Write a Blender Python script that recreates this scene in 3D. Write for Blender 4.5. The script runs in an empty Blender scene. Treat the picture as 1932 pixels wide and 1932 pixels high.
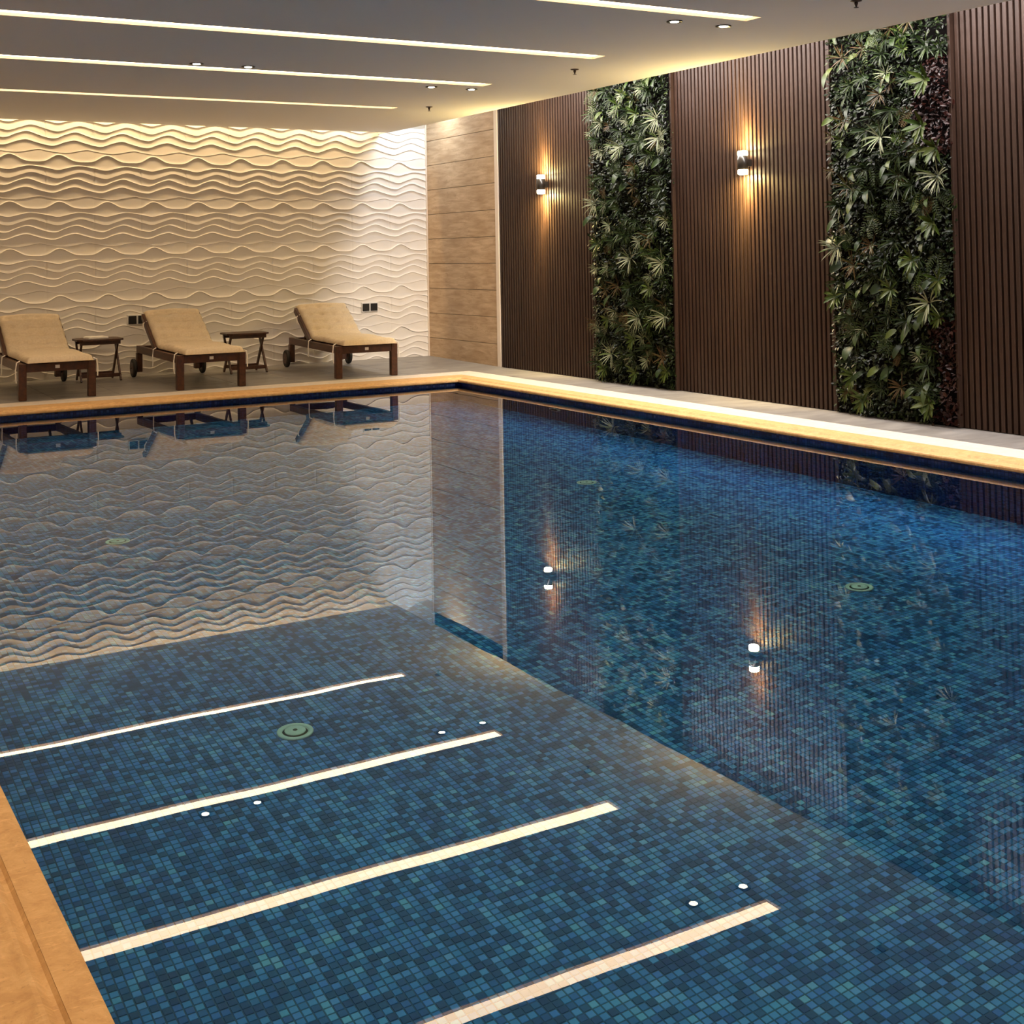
import bpy, bmesh, math, random
from mathutils import Vector, Matrix
from math import pi, sin, cos, radians

random.seed(7)
sc = bpy.context.scene
col = sc.collection

# ------------------------------------------------------------------ camera
CAM = Vector((-7.1958, -14.2312, 1.2547))
RX = Vector((0.86076, -0.50870, -0.01800))
FW = Vector((0.50894, 0.86042, 0.02690))
FW.normalize(); RX = (RX - FW * RX.dot(FW)).normalized()
UP = RX.cross(FW).normalized()
cd = bpy.data.cameras.new('camera'); cam = bpy.data.objects.new('camera', cd); col.objects.link(cam)
cam.matrix_world = Matrix(((RX.x, UP.x, -FW.x, CAM.x), (RX.y, UP.y, -FW.y, CAM.y), (RX.z, UP.z, -FW.z, CAM.z), (0, 0, 0, 1)))
F_PX, PY = 2427.8, 414.6
cd.sensor_fit = 'HORIZONTAL'; cd.sensor_width = 36.0; cd.lens = 36.0 * F_PX / 1932
cd.shift_x = 0.0; cd.shift_y = (PY - 966.0) / 1932
cd.clip_start = 0.05; cd.clip_end = 100
sc.camera = cam

# ------------------------------------------------------------------ world, exposure
w = bpy.data.worlds.new('world'); sc.world = w; w.use_nodes = True
w.node_tree.nodes['Background'].inputs[0].default_value = (0.02, 0.02, 0.02, 1)
w.node_tree.nodes['Background'].inputs[1].default_value = 1.0
vs = sc.view_settings
vs.view_transform = 'Standard'; vs.look = 'None'; vs.gamma = 1.0; vs.exposure = 0.20
vs.use_curve_mapping = False
sc.cycles.use_denoising = True
sc.cycles.max_bounces = 6
sc.cycles.diffuse_bounces = 3
sc.cycles.glossy_bounces = 2
sc.cycles.transmission_bounces = 3
sc.cycles.caustics_reflective = False
sc.cycles.use_adaptive_sampling = True
sc.cycles.adaptive_threshold = 0.07
sc.cycles.adaptive_min_samples = 20
sc.cycles.sample_clamp_indirect = 8.0

# ------------------------------------------------------------------ key dimensions (metres)
ZW = -0.065                     # water level
PX0, PX1 = -6.675, -1.02        # pool rim, left and right
PY0, PY1 = -16.0, -2.65         # pool rim, near and far
ZP = -1.30                      # pool floor
XL, YB = -9.5, -18.0            # left wall, back wall
H, XR, YR = 2.737, -0.628, -0.271   # lowered ceiling: height, right edge, far edge
HT = 3.30                       # slab above
STRIPS = [(-8.023, -7.872), (-6.285, -6.111), (-4.564, -4.394), (-2.666, -2.530),
          (-9.77, -9.60), (-11.51, -11.34), (-13.25, -13.08), (-15.0, -14.83), (-16.7, -16.53)]
SX0, SX1 = -8.4, -1.645
STRIP_COL = (1.0, 0.715, 0.44); STRIP_L = 12.0

# ------------------------------------------------------------------ cove lights (linear strips above the lowered ceiling)
def area(name, loc, sx, sy, power, color, direction, spread=pi):
    l = bpy.data.lights.new(name, 'AREA'); l.shape = 'RECTANGLE'; l.size = sx; l.size_y = sy
    l.energy = power; l.color = color; l.spread = spread
    o = bpy.data.objects.new(name, l); col.objects.link(o); o.location = loc
    d = Vector(direction).normalized()
    return o, d
def aim(o, d, xaxis):
    z = -d; x = Vector(xaxis).normalized(); y = z.cross(x).normalized(); x = y.cross(z)
    o.matrix_world = Matrix(((x.x, y.x, z.x, o.location.x), (x.y, y.y, z.y, o.location.y), (x.z, y.z, z.z, o.location.z), (0, 0, 0, 1)))
o, d = area('cove_light_warm', (-5.05, -0.235, 3.14), 8.7, 0.04, 66, (1.0, 0.69, 0.35), (0, 0.12, -1)); aim(o, d, (1, 0, 0))
o, d = area('cove_light_cool', (-0.50, -10.2, 3.12), 15.0, 0.12, 465, (1.0, 0.92, 0.89), (0, 0, -1)); aim(o, d, (0, 1, 0))
o, d = area('cove_light_corner', (-0.33, -0.62, 3.14), 0.5, 0.12, 11, (0.80, 0.90, 1.0), (0, 0.12, -1)); aim(o, d, (1, 0, 0))

# ------------------------------------------------------------------ helpers
def link(o, parent=None):
    col.objects.link(o)
    if parent is not None: o.parent = parent
    return o
def tag(o, label=None, cat=None, group=None, kind=None):
    if label: o['label'] = label
    if cat: o['category'] = cat
    if group: o['group'] = group
    if kind: o['kind'] = kind
    return o
def empty(name, loc=(0, 0, 0), rot=(0, 0, 0)):
    o = bpy.data.objects.new(name, None); o.empty_display_size = 0.1
    o.location = loc; o.rotation_euler = rot
    return link(o)
class MB:
    def __init__(s): s.v = []; s.f = []; s.m = []
    def add(s, vs_, fs, mi=0):
        n = len(s.v); s.v += [tuple(q) for q in vs_]
        s.f += [tuple(i + n for i in f) for f in fs]; s.m += [mi] * len(fs); return s
    def box(s, a, b, mi=0, bev=0.0):
        x0, y0, z0 = a; x1, y1, z1 = b
        if bev <= 0:
            vs_ = [(x0, y0, z0), (x1, y0, z0), (x1, y1, z0), (x0, y1, z0), (x0, y0, z1), (x1, y0, z1), (x1, y1, z1), (x0, y1, z1)]
            fs = [(0, 3, 2, 1), (4, 5, 6, 7), (0, 1, 5, 4), (1, 2, 6, 5), (2, 3, 7, 6), (3, 0, 4, 7)]
            return s.add(vs_, fs, mi)
        bm = bmesh.new(); bmesh.ops.create_cube(bm, size=1)
        for q in bm.verts:
            q.co = Vector(((x0 + x1) / 2 + q.co.x * (x1 - x0), (y0 + y1) / 2 + q.co.y * (y1 - y0), (z0 + z1) / 2 + q.co.z * (z1 - z0)))
        bmesh.ops.bevel(bm, geom=bm.edges[:], offset=bev, segments=1, affect='EDGES')
        s.bm(bm, mi); bm.free(); return s
    def bm(s, bm, mi=0, M=None):
        bm.verts.index_update()
        s.add([(M @ q.co if M else q.co) for q in bm.verts], [[q.index for q in f.verts] for f in bm.faces], mi)
    def bar(s, p, q, wx, wy, mi=0, side=(1, 0, 0), bev=0.0):
        p = Vector(p); q = Vector(q); z = (q - p); L = z.length; z.normalize()
        x = Vector(side); x = (x - z * x.dot(z)).normalized(); y = z.cross(x)
        t = MB().box((-wx / 2, -wy / 2, 0), (wx / 2, wy / 2, L), 0, bev)
        s.add([p + x * a[0] + y * a[1] + z * a[2] for a in t.v], t.f, mi); return s
    def lathe(s, prof, c=(0, 0, 0), axis='z', n=20, mi=0, cap=True):
        vs_ = []; fs = []
        for (r, h) in prof:
            for k in range(n):
                a = 2 * pi * k / n; x, y = r * cos(a), r * sin(a)
                q = {'z': (x, y, h), 'x': (h, x, y), 'y': (y, h, x)}[axis]
                vs_.append((q[0] + c[0], q[1] + c[1], q[2] + c[2]))
        for i in range(len(prof) - 1):
            for k in range(n):
                a = i * n + k; b = i * n + (k + 1) % n
                fs.append((a, b, b + n, a + n))
        if cap:
            fs.append(tuple(reversed(range(n)))); fs.append(tuple(range((len(prof) - 1) * n, len(prof) * n)))
        return s.add(vs_, fs, mi)
    def tube(s, pts, r, n=6, mi=0):
        pts = [Vector(q) for q in pts]; vs_ = []; fs = []
        for i, q in enumerate(pts):
            t = (pts[min(i + 1, len(pts) - 1)] - pts[max(i - 1, 0)]).normalized()
            a = t.cross(Vector((0.31, 0.2, 0.93))).normalized(); b = t.cross(a)
            for k in range(n): vs_.append(q + a * r * cos(2 * pi * k / n) + b * r * sin(2 * pi * k / n))
        for i in range(len(pts) - 1):
            for k in range(n):
                a = i * n + k; b = i * n + (k + 1) % n; fs.append((a, b, b + n, a + n))
        fs += [tuple(reversed(range(n))), tuple(range((len(pts) - 1) * n, len(pts) * n))]
        return s.add(vs_, fs, mi)
    def mesh(s, name, mats, smooth=False, fixn=True):
        me = bpy.data.meshes.new(name); me.from_pydata(s.v, [], s.f)
        for m in (mats if isinstance(mats, (list, tuple)) else [mats]): me.materials.append(m)
        for p, mi in zip(me.polygons, s.m): p.material_index = mi; p.use_smooth = smooth
        me.update()
        return me
    def build(s, name, mats, parent=None, smooth=False):
        return link(bpy.data.objects.new(name, s.mesh(name, mats, smooth)), parent)
def inst(name, me, parent=None, loc=(0, 0, 0), rot=(0, 0, 0), scale=(1, 1, 1)):
    o = bpy.data.objects.new(name, me); o.location = loc; o.rotation_euler = rot; o.scale = scale
    return link(o, parent)
def copy_tree(o, parent=None):
    c = o.copy(); link(c, None)
    if parent is not None: c.parent = parent
    for ch in o.children: copy_tree(ch, c)
    return c

# ------------------------------------------------------------------ materials
def mat(name, color=(0.5, 0.5, 0.5), rough=0.5, spec=0.5, metal=0.0, emit=None, estr=0.0):
    m = bpy.data.materials.new(name); m.use_nodes = True
    b = m.node_tree.nodes['Principled BSDF']
    b.inputs['Base Color'].default_value = (*color, 1); b.inputs['Roughness'].default_value = rough
    b.inputs['Specular IOR Level'].default_value = spec; b.inputs['Metallic'].default_value = metal
    if emit: b.inputs['Emission Color'].default_value = (*emit, 1); b.inputs['Emission Strength'].default_value = estr
    return m
class NT:
    def __init__(s, m): s.m = m; s.t = m.node_tree; s.b = s.t.nodes['Principled BSDF']
    def n(s, typ, **kw):
        q = s.t.nodes.new(typ)
        for k, v in kw.items(): setattr(q, k, v)
        return q
    def l(s, a, b): s.t.links.new(a, b)
    def math(s, op, a, b=None, c=None):
        q = s.n('ShaderNodeMath', operation=op)
        for i, v in enumerate((a, b, c)):
            if v is None: continue
            if isinstance(v, (int, float)): q.inputs[i].default_value = v
            else: s.l(v, q.inputs[i])
        return q.outputs[0]
    def vmath(s, op, a, b=None):
        q = s.n('ShaderNodeVectorMath', operation=op)
        for i, v in enumerate((a, b)):
            if v is None: continue
            if isinstance(v, tuple): q.inputs[i].default_value = v
            else: s.l(v, q.inputs[i])
        return q.outputs['Vector']
    def ramp(s, fac, stops, interp='LINEAR'):
        q = s.n('ShaderNodeValToRGB'); r = q.color_ramp; r.interpolation = interp
        while len(r.elements) < len(stops): r.elements.new(0.5)
        for e, (p, c) in zip(r.elements, stops): e.position = p; e.color = (*c, 1)
        s.l(fac, q.inputs[0]); return q.outputs[0]
    def noise(s, vec, scale, detail=3, rough=0.5, dist=0.0):
        q = s.n('ShaderNodeTexNoise'); q.inputs['Scale'].default_value = scale; q.inputs['Detail'].default_value = detail
        q.inputs['Roughness'].default_value = rough; q.inputs['Distortion'].default_value = dist
        if vec is not None: s.l(vec, q.inputs['Vector'])
        return q.outputs['Fac']
    def pos(s): return s.n('ShaderNodeNewGeometry').outputs['Position']
    def obj(s): return s.n('ShaderNodeTexCoord').outputs['Object']
    def mapping(s, vec, scale=(1, 1, 1), loc=(0, 0, 0)):
        q = s.n('ShaderNodeMapping'); q.inputs['Scale'].default_value = scale; q.inputs['Location'].default_value = loc
        s.l(vec, q.inputs['Vector']); return q.outputs[0]
    def bump(s, h, strength=0.3, dist=0.01):
        q = s.n('ShaderNodeBump'); q.inputs['Strength'].default_value = strength; q.inputs['Distance'].default_value = dist
        s.l(h, q.inputs['Height']); s.l(q.outputs[0], s.b.inputs['Normal'])
    def mix(s, fac, a, b, mode='MIX'):
        q = s.n('ShaderNodeMix', data_type='RGBA', blend_type=mode)
        for sock, v in ((q.inputs[0], fac), (q.inputs[6], a), (q.inputs[7], b)):
            if isinstance(v, (int, float)): sock.default_value = v
            elif isinstance(v, tuple): sock.default_value = (*v, 1)
            else: s.l(v, sock)
        return q.outputs[2]
    def color(s, c): s.l(c, s.b.inputs['Base Color'])

M = {}
M['ceiling'] = mat('ceiling_paint', (0.89, 0.89, 0.89), 0.9, 0.2)
M['plain_wall'] = mat('plain_wall_paint', (0.55, 0.50, 0.43), 0.8, 0.3)
M['panel'] = mat('wave_panel_plaster', (0.86, 0.82, 0.77), 0.75, 0.25)
M['trim'] = mat('trim_cream', (0.80, 0.70, 0.60), 0.5)
M['black_back'] = mat('slat_backing_felt', (0.004, 0.003, 0.003), 0.95, 0.05)
M['black'] = mat('black_plastic', (0.012, 0.012, 0.013), 0.35)
M['rubber'] = mat('wheel_rubber', (0.010, 0.009, 0.009), 0.6)
M['white_plastic'] = mat('white_plastic', (0.75, 0.74, 0.72), 0.4)
M['channel'] = mat('light_channel_paint', (0.36, 0.29, 0.22), 0.8, 0.1)
M['strip'] = mat('strip_diffuser', (0.8, 0.8, 0.8), 0.6, emit=STRIP_COL, estr=STRIP_L)
M['down'] = mat('downlight_lamp', (0.8, 0.8, 0.8), 0.4, emit=(1.0, 0.86, 0.66), estr=16.0)
M['cap'] = mat('lamp_diffuser', (0.8, 0.8, 0.8), 0.4, emit=(1.0, 0.78, 0.40), estr=80.0)
M['lamp_body'] = mat('lamp_bronze', (0.025, 0.02, 0.016), 0.28, 0.6)
M['sprinkler'] = mat('sprinkler_metal', (0.10, 0.07, 0.06), 0.4, 0.5, 0.6)
M['inlet'] = mat('inlet_plastic', (0.88, 0.96, 0.92), 0.45)
M['inlet_dark'] = mat('inlet_gap', (0.02, 0.04, 0.05), 0.6)
M['string'] = mat('cotton_tie', (0.92, 0.87, 0.80), 0.9, 0.1)
M['paper'] = mat('white_paper', (0.85, 0.82, 0.78), 0.8, 0.2)

def mk_slat():
    m = mat('slat_wood', rough=0.45, spec=0.25); t = NT(m)
    p = t.mapping(t.pos(), (40, 40, 1.3)); n = t.noise(p, 1.0, 4, 0.6)
    oi = t.n('ShaderNodeObjectInfo').outputs['Random']
    c = t.ramp(n, [(0.3, (0.025, 0.0125, 0.0085)), (0.7, (0.045, 0.0235, 0.016))])
    c = t.mix(t.math('MULTIPLY', oi, 0.35), c, (0.032, 0.020, 0.0145)); t.color(c); t.bump(n, 0.15, 0.002)
    return m
M['slat'] = mk_slat()
def mk_dark_wood():
    m = mat('stained_hardwood', rough=0.38, spec=0.5); t = NT(m)
    p = t.mapping(t.obj(), (30, 5, 30)); n = t.noise(p, 1.0, 4, 0.6, 0.4)
    t.color(t.ramp(n, [(0.3, (0.030, 0.009, 0.005)), (0.7, (0.085, 0.027, 0.010))])); t.bump(n, 0.15, 0.002)
    return m
M['wood'] = mk_dark_wood()
def mk_plank():
    m = mat('wood_look_tile', rough=0.45, spec=0.4); t = NT(m)
    oi = t.n('ShaderNodeObjectInfo').outputs['Random']
    off = t.n('ShaderNodeCombineXYZ'); t.l(t.math('MULTIPLY', oi, 37.0), off.inputs[1])
    p = t.vmath('ADD', t.pos(), off.outputs[0])
    g = t.noise(t.mapping(p, (1, 3.2, 26)), 1.0, 5, 0.62, 0.6)
    patch = t.noise(t.mapping(p, (1, 2.2, 7)), 1.0, 2, 0.5, 0.2)
    knots = t.noise(t.mapping(p, (1, 9, 22)), 1.0, 4, 0.7, 1.2)
    c = t.ramp(g, [(0.28, (0.38, 0.25, 0.14)), (0.5, (0.52, 0.37, 0.225)), (0.75, (0.66, 0.50, 0.33))])
    c = t.mix(t.ramp(patch, [(0.45, (0, 0, 0)), (0.62, (0.45, 0.45, 0.45))]), c, (0.36, 0.23, 0.12))
    c = t.mix(t.ramp(knots, [(0.60, (0, 0, 0)), (0.72, (0.7, 0.7, 0.7))]), c, (0.29, 0.17, 0.085))
    t.color(c); t.bump(g, 0.15, 0.002)
    return m
M['plank'] = mk_plank()
def mk_deck():
    m = mat('deck_porcelain', rough=0.42, spec=0.4); t = NT(m)
    oi = t.n('ShaderNodeObjectInfo').outputs['Random']
    off = t.n('ShaderNodeCombineXYZ'); t.l(t.math('MULTIPLY', oi, 23.0), off.inputs[0])
    p = t.vmath('ADD', t.pos(), off.outputs[0])
    n = t.noise(t.mapping(p, (2.2, 7, 1)), 1.0, 5, 0.6, 0.8)
    t.color(t.ramp(n, [(0.3, (0.165, 0.155, 0.145)), (0.7, (0.30, 0.285, 0.27))])); t.bump(n, 0.1, 0.002)
    return m
M['deck'] = mk_deck()
def mk_stone(name, a, b, c_, rough=0.6):
    m = mat(name, rough=rough, spec=0.3); t = NT(m); p = t.pos()
    n1 = t.noise(p, 16, 7, 0.7, 0.8); n2 = t.noise(p, 90, 3, 0.6); n3 = t.noise(t.mapping(p, (14, 50, 14)), 1.0, 4, 0.7, 1.5)
    c = t.ramp(n1, [(0.3, a), (0.52, b), (0.72, c_)])
    c = t.mix(t.ramp(n3, [(0.56, (0, 0, 0)), (0.70, (0.5, 0.5, 0.5))]), c, tuple(min(1, x * 1.25) for x in c_))
    c = t.mix(t.ramp(n2, [(0.26, (0.5, 0.5, 0.5)), (0.38, (0, 0, 0))]), c, tuple(x * 0.65 for x in a))
    t.color(c); h = t.math('ADD', t.math('MULTIPLY', n2, 0.4), n3); t.bump(h, 0.35, 0.003)
    return m
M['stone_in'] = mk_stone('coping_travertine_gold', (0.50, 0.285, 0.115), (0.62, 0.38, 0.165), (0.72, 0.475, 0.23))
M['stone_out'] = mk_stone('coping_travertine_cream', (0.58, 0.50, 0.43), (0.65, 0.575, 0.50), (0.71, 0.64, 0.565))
TP = 0.0256                     # mosaic pitch
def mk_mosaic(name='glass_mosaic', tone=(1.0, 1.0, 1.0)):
    m = mat(name, rough=0.35, spec=0.35); t = NT(m)
    geo = t.n('ShaderNodeNewGeometry')
    nrm = t.vmath('ABSOLUTE', geo.outputs['Normal'])
    p = t.vmath('ADD', geo.outputs['Position'], (100 * TP + 0.0007, 800 * TP + 0.0009, 100 * TP + 0.0011))
    q = t.vmath('SCALE', p); q.node.inputs['Scale'].default_value = 1 / TP
    # step half a joint into the tile body, so the cell number is stable on every face
    qi = t.vmath('MULTIPLY', geo.outputs['Normal'], (-0.02, -0.02, -0.02)); qc = t.vmath('ADD', q, qi)
    cell = t.vmath('FLOOR', qc); fr = t.vmath('FRACTION', q)
    wn = t.n('ShaderNodeTexWhiteNoise', noise_dimensions='3D'); t.l(cell, wn.inputs['Vector'])
    s1 = t.vmath('FLOOR', t.vmath('MULTIPLY', cell, (1.0, 0.2, 1.0))); w1 = t.n('ShaderNodeTexWhiteNoise', noise_dimensions='3D'); t.l(s1, w1.inputs['Vector'])
    s2 = t.vmath('FLOOR', t.vmath('MULTIPLY', cell, (0.25, 1.0, 1.0))); w2 = t.n('ShaderNodeTexWhiteNoise', noise_dimensions='3D'); t.l(s2, w2.inputs['Vector'])
    v = t.math('ADD', t.math('MULTIPLY', wn.outputs['Value'], 0.50), t.math('ADD', t.math('MULTIPLY', w1.outputs['Value'], 0.28), t.math('MULTIPLY', w2.outputs['Value'], 0.22)))
    c = t.ramp(v, [(0.0, (0.0230, 0.0750, 0.2350)), (0.33, (0.0350, 0.1150, 0.3550)), (0.44, (0.0560, 0.1950, 0.5800)), (0.55, (0.0920, 0.3100, 0.8200)), (0.73, (0.1700, 0.4500, 0.9600)), (0.90, (0.3100, 0.6200, 0.9700))])
    hue = t.ramp(wn.outputs['Color'], [(0.0, (1.1, 0.95, 1.1)), (0.5, (0.95, 1.0, 1.0)), (1.0, (0.90, 1.10, 0.97))])
    c = t.mix(1.0, c, hue, 'MULTIPLY')
    sep = t.n('ShaderNodeSeparateXYZ'); t.l(fr, sep.inputs[0]); sn = t.n('ShaderNodeSeparateXYZ'); t.l(nrm, sn.inputs[0])
    g = None
    for k in range(3):
        d_ = t.math('ABSOLUTE', t.math('SUBTRACT', sep.outputs[k], 0.5))
        e = t.math('MULTIPLY', t.math('GREATER_THAN', d_, 0.435), t.math('LESS_THAN', sn.outputs[k], 0.5))
        g = e if g is None else t.math('MAXIMUM', g, e)
    c = t.mix(g, c, (0.034, 0.105, 0.26))
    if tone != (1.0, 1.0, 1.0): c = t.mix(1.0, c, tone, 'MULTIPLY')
    t.color(c)
    return m
M['mosaic'] = mk_mosaic()
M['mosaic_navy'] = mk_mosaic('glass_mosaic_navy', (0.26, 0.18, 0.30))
def mk_water():
    m = bpy.data.materials.new('pool_water'); m.use_nodes = True; nt = m.node_tree; nt.nodes.clear()
    out = nt.nodes.new('ShaderNodeOutputMaterial'); mx = nt.nodes.new('ShaderNodeMixShader')
    fr = nt.nodes.new('ShaderNodeFresnel'); fr.inputs['IOR'].default_value = 1.333
    gl = nt.nodes.new('ShaderNodeBsdfGlossy'); gl.inputs['Roughness'].default_value = 0.0; gl.inputs['Color'].default_value = (1, 1, 1, 1)
    rf = nt.nodes.new('ShaderNodeBsdfRefraction'); rf.inputs['IOR'].default_value = 1.333; rf.inputs['Roughness'].default_value = 0.0
    rf.inputs['Color'].default_value = (0.62, 0.94, 1.0, 1)
    geo = nt.nodes.new('ShaderNodeNewGeometry')
    n1 = nt.nodes.new('ShaderNodeTexNoise'); n1.inputs['Scale'].default_value = 2.3; n1.inputs['Detail'].default_value = 1.0
    n2 = nt.nodes.new('ShaderNodeTexNoise'); n2.inputs['Scale'].default_value = 9.0; n2.inputs['Detail'].default_value = 1.0
    ad = nt.nodes.new('ShaderNodeMath'); ad.operation = 'MULTIPLY_ADD'; ad.inputs[1].default_value = 0.035
    bp = nt.nodes.new('ShaderNodeBump'); bp.inputs['Strength'].default_value = 1.0; bp.inputs['Distance'].default_value = 0.00030
    L = nt.links.new
    L(geo.outputs['Position'], n1.inputs['Vector']); L(geo.outputs['Position'], n2.inputs['Vector'])
    L(n2.outputs['Fac'], ad.inputs[0]); L(n1.outputs['Fac'], ad.inputs[2]); L(ad.outputs[0], bp.inputs['Height'])
    for q in (fr, gl, rf): L(bp.outputs[0], q.inputs['Normal'])
    L(fr.outputs[0], mx.inputs[0]); L(rf.outputs[0], mx.inputs[1]); L(gl.outputs[0], mx.inputs[2]); L(mx.outputs[0], out.inputs['Surface'])
    return m
M['water'] = mk_water()
def mk_fabric():
    m = mat('cotton_cushion', rough=0.95, spec=0.1); t = NT(m); n = t.noise(t.obj(), 60, 3, 0.6)
    t.color(t.ramp(n, [(0.3, (0.66, 0.54, 0.38)), (0.7, (0.76, 0.64, 0.47))])); t.bump(n, 0.2, 0.002)
    return m
M['fabric'] = mk_fabric()
def leaf_mat(name, stops, rough=0.45, spec=0.2):
    m = mat(name, rough=rough, spec=spec); t = NT(m)
    g = t.n('ShaderNodeNewGeometry'); oi = t.n('ShaderNodeObjectInfo').outputs['Random']
    f = t.math('FRACT', t.math('ADD', g.outputs['Random Per Island'], oi))
    t.color(t.ramp(f, stops)); return m
M['leaf_dark'] = leaf_mat('leaf_dark_green', [(0, (0.0048, 0.0120, 0.0024)), (0.5, (0.0132, 0.0276, 0.0054)), (1, (0.0252, 0.0408, 0.0072))])
M['leaf_fill'] = leaf_mat('leaf_small_green', [(0, (0.0015, 0.0044, 0.0010)), (0.55, (0.0054, 0.0122, 0.0024)), (0.85, (0.0137, 0.0244, 0.0044)), (1, (0.0292, 0.0415, 0.0097))], 0.4, 0.22)
M['leaf_bright'] = leaf_mat('leaf_yellow_green', [(0, (0.0212, 0.0447, 0.0047)), (0.5, (0.0376, 0.0611, 0.0082)), (1, (0.0611, 0.0753, 0.0165))])
M['leaf_white'] = leaf_mat('leaf_variegated', [(0, (0.1669, 0.1867, 0.1033)), (0.6, (0.2543, 0.2622, 0.1748)), (1, (0.0795, 0.1272, 0.0318))])
M['leaf_brown'] = leaf_mat('leaf_bronze', [(0, (0.0320, 0.0240, 0.0048)), (0.5, (0.0640, 0.0320, 0.0112)), (1, (0.0384, 0.0416, 0.0096))])
M['leaf_red'] = leaf_mat('leaf_burgundy', [(0, (0.0081, 0.0014, 0.0011)), (0.6, (0.0162, 0.0032, 0.0022)), (1, (0.0234, 0.0063, 0.0032))], 0.35)

# ------------------------------------------------------------------ room shell
def structure(o): o['kind'] = 'structure'; return o
wall_far = structure(MB().box((XL - 0.2, 0.014, -0.05), (0.03, 0.2, HT)).build('wall_far', M['plain_wall']))
wall_right = structure(MB().box((0.03, YB, -0.05), (0.25, 0.2, HT)).build('wall_right', M['black_back']))
structure(MB().box((XL - 0.2, YB, -0.05), (XL, 0.014, HT)).build('wall_left', M['plain_wall']))
structure(MB().box((XL - 0.2, YB - 0.2, -0.05), (0.25, YB, HT)).build('wall_back', M['plain_wall']))
slab = MB().box((XL - 0.2, YB - 0.2, HT), (0.25, 0.2, HT + 0.15))
HB = 2.86
ys = sorted(STRIPS); edges = [YB]
for a, b in ys:
    slab.box((XL, edges[-1], H), (XR, a, HB)); edges.append(b)
    slab.box((XL, a, H), (SX0, b, HB)); slab.box((SX1, a, H), (XR, b, HB))
slab.box((XL, edges[-1], H), (XR, YR, HB))
slab.box((XR - 0.02, YR, H + 0.004), (XR, 0.0, HT))          # stop end of the warm cove
ceiling = structure(slab.build('ceiling', M['ceiling']))

# wave panels: one sculpted mesh, a grid of copies
RID = [([(0, 0), (.27, .066), (.58, .000), (.82, -.012), (1, 0)], 0.016),
       ([(0, -.074), (.25, -.100), (.46, -.074), (.68, -.052), (1, -.074)], 0.016),
       ([(0, -.160), (.25, -.188), (.5, -.150), (.72, -.122), (1, -.160)], 0.013),
       ([(0, -.250), (.2, -.261), (.4, -.220), (.62, -.191), (.85, -.226), (1, -.250)], 0.015),
       ([(0, -.331), (.17, -.339), (.4, -.300), (.6, -.279), (.8, -.305), (1, -.331)], 0.015),
       ([(0, -.390), (.42, -.415), (.87, -.377), (1, -.390)], 0.005)]
def pcurve(pts, x):
    P = [(a - 1, b) for a, b in pts[:-1]] + pts[:-1] + [(a + 1, b) for a, b in pts]
    for i in range(1, len(P) - 2):
        if P[i][0] <= x <= P[i + 1][0]:
            (x0, y0), (x1, y1), (x2, y2), (x3, y3) = P[i - 1:i + 3]
            t = (x - x1) / (x2 - x1); m1 = (y2 - y0) / (x2 - x0) * (x2 - x1); m2 = (y3 - y1) / (x3 - x1) * (x2 - x1)
            return (2*t**3 - 3*t**2 + 1) * y1 + (t**3 - 2*t**2 + t) * m1 + (-2*t**3 + 3*t**2) * y2 + (t**3 - t**2) * m2
    return pts[0][1]
TS = [0.0, 0.05, 0.12, 0.25, 0.4, 0.55, 0.68, 0.78, 0.86, 0.92, 0.96, 0.985]
def panel_mesh(name, zmin=None, zmax=None):
    NX = 40; vs_ = []; fs = []; nrow = None
    for i in range(NX + 1):
        x = i / NX; colv = []
        lines = [pcurve(r[0], x) for r in RID] + [pcurve(RID[0][0], x) - 0.5]
        for k in range(6):
            A = RID[(k + 1) % 6][1]; A0 = RID[k][1]
            z0, z1 = lines[k], lines[k + 1]
            for t in TS:
                hh = A * (0.16 * t + 0.84 * t ** 8)
                if k == 1: hh = A * (1.0 * t ** 1.6)
                if t == 0: hh = -0.001
                colv.append((x * 0.5, -hh, z0 + (z1 - z0) * t))
        nrow = len(colv)
        e = 0.0012 if i in (0, NX) else 0.0
        nt_ = len(TS); vs_ += [(a, b + ((0.005 if nt_ <= q < 3 * nt_ else 0.0006) if e else 0), c) for q, (a, b, c) in enumerate(colv)]
    for i in range(NX):
        for j in range(nrow - 1):
            a = i * nrow + j; b = a + nrow; fs.append((a, a + 1, b + 1, b))
    # last step of the relief joins the next panel's first line
    n0 = len(vs_)
    for i in range(NX + 1):
        x = i / NX; vs_.append((x * 0.5, 0.001, pcurve(RID[0][0], x) - 0.5))
    for i in range(NX):
        a = i * nrow + nrow - 1; fs.append((a, n0 + i, n0 + i + 1, a + nrow))
    mb = MB().add(vs_, fs)
    me = mb.mesh(name, M['panel'], True)
    if zmin is not None or zmax is not None:
        bm = bmesh.new(); bm.from_mesh(me)
        for zz, nz in ((zmin, -1), (zmax, 1)):
            if zz is None: continue
            bmesh.ops.bisect_plane(bm, geom=bm.verts[:] + bm.edges[:] + bm.faces[:], plane_co=(0, 0, zz), plane_no=(0, 0, nz), clear_outer=True)
        bm.to_mesh(me); bm.free()
    return me
PM = panel_mesh('wave_panel'); Z0 = 2.335
PMB = panel_mesh('wave_panel_cut_bottom', zmin=-(0.335 - 0.010)); PMT = panel_mesh('wave_panel_cut_top', zmax=0.44)
for i in range(18):
    for j in range(-1, 5):
        z = Z0 - 0.5 * j
        inst('wave_panel', PMB if j == 4 else (PMT if j == -1 else PM), wall_far, (-0.51 - 0.5 * i, 0.0, z))
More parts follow.
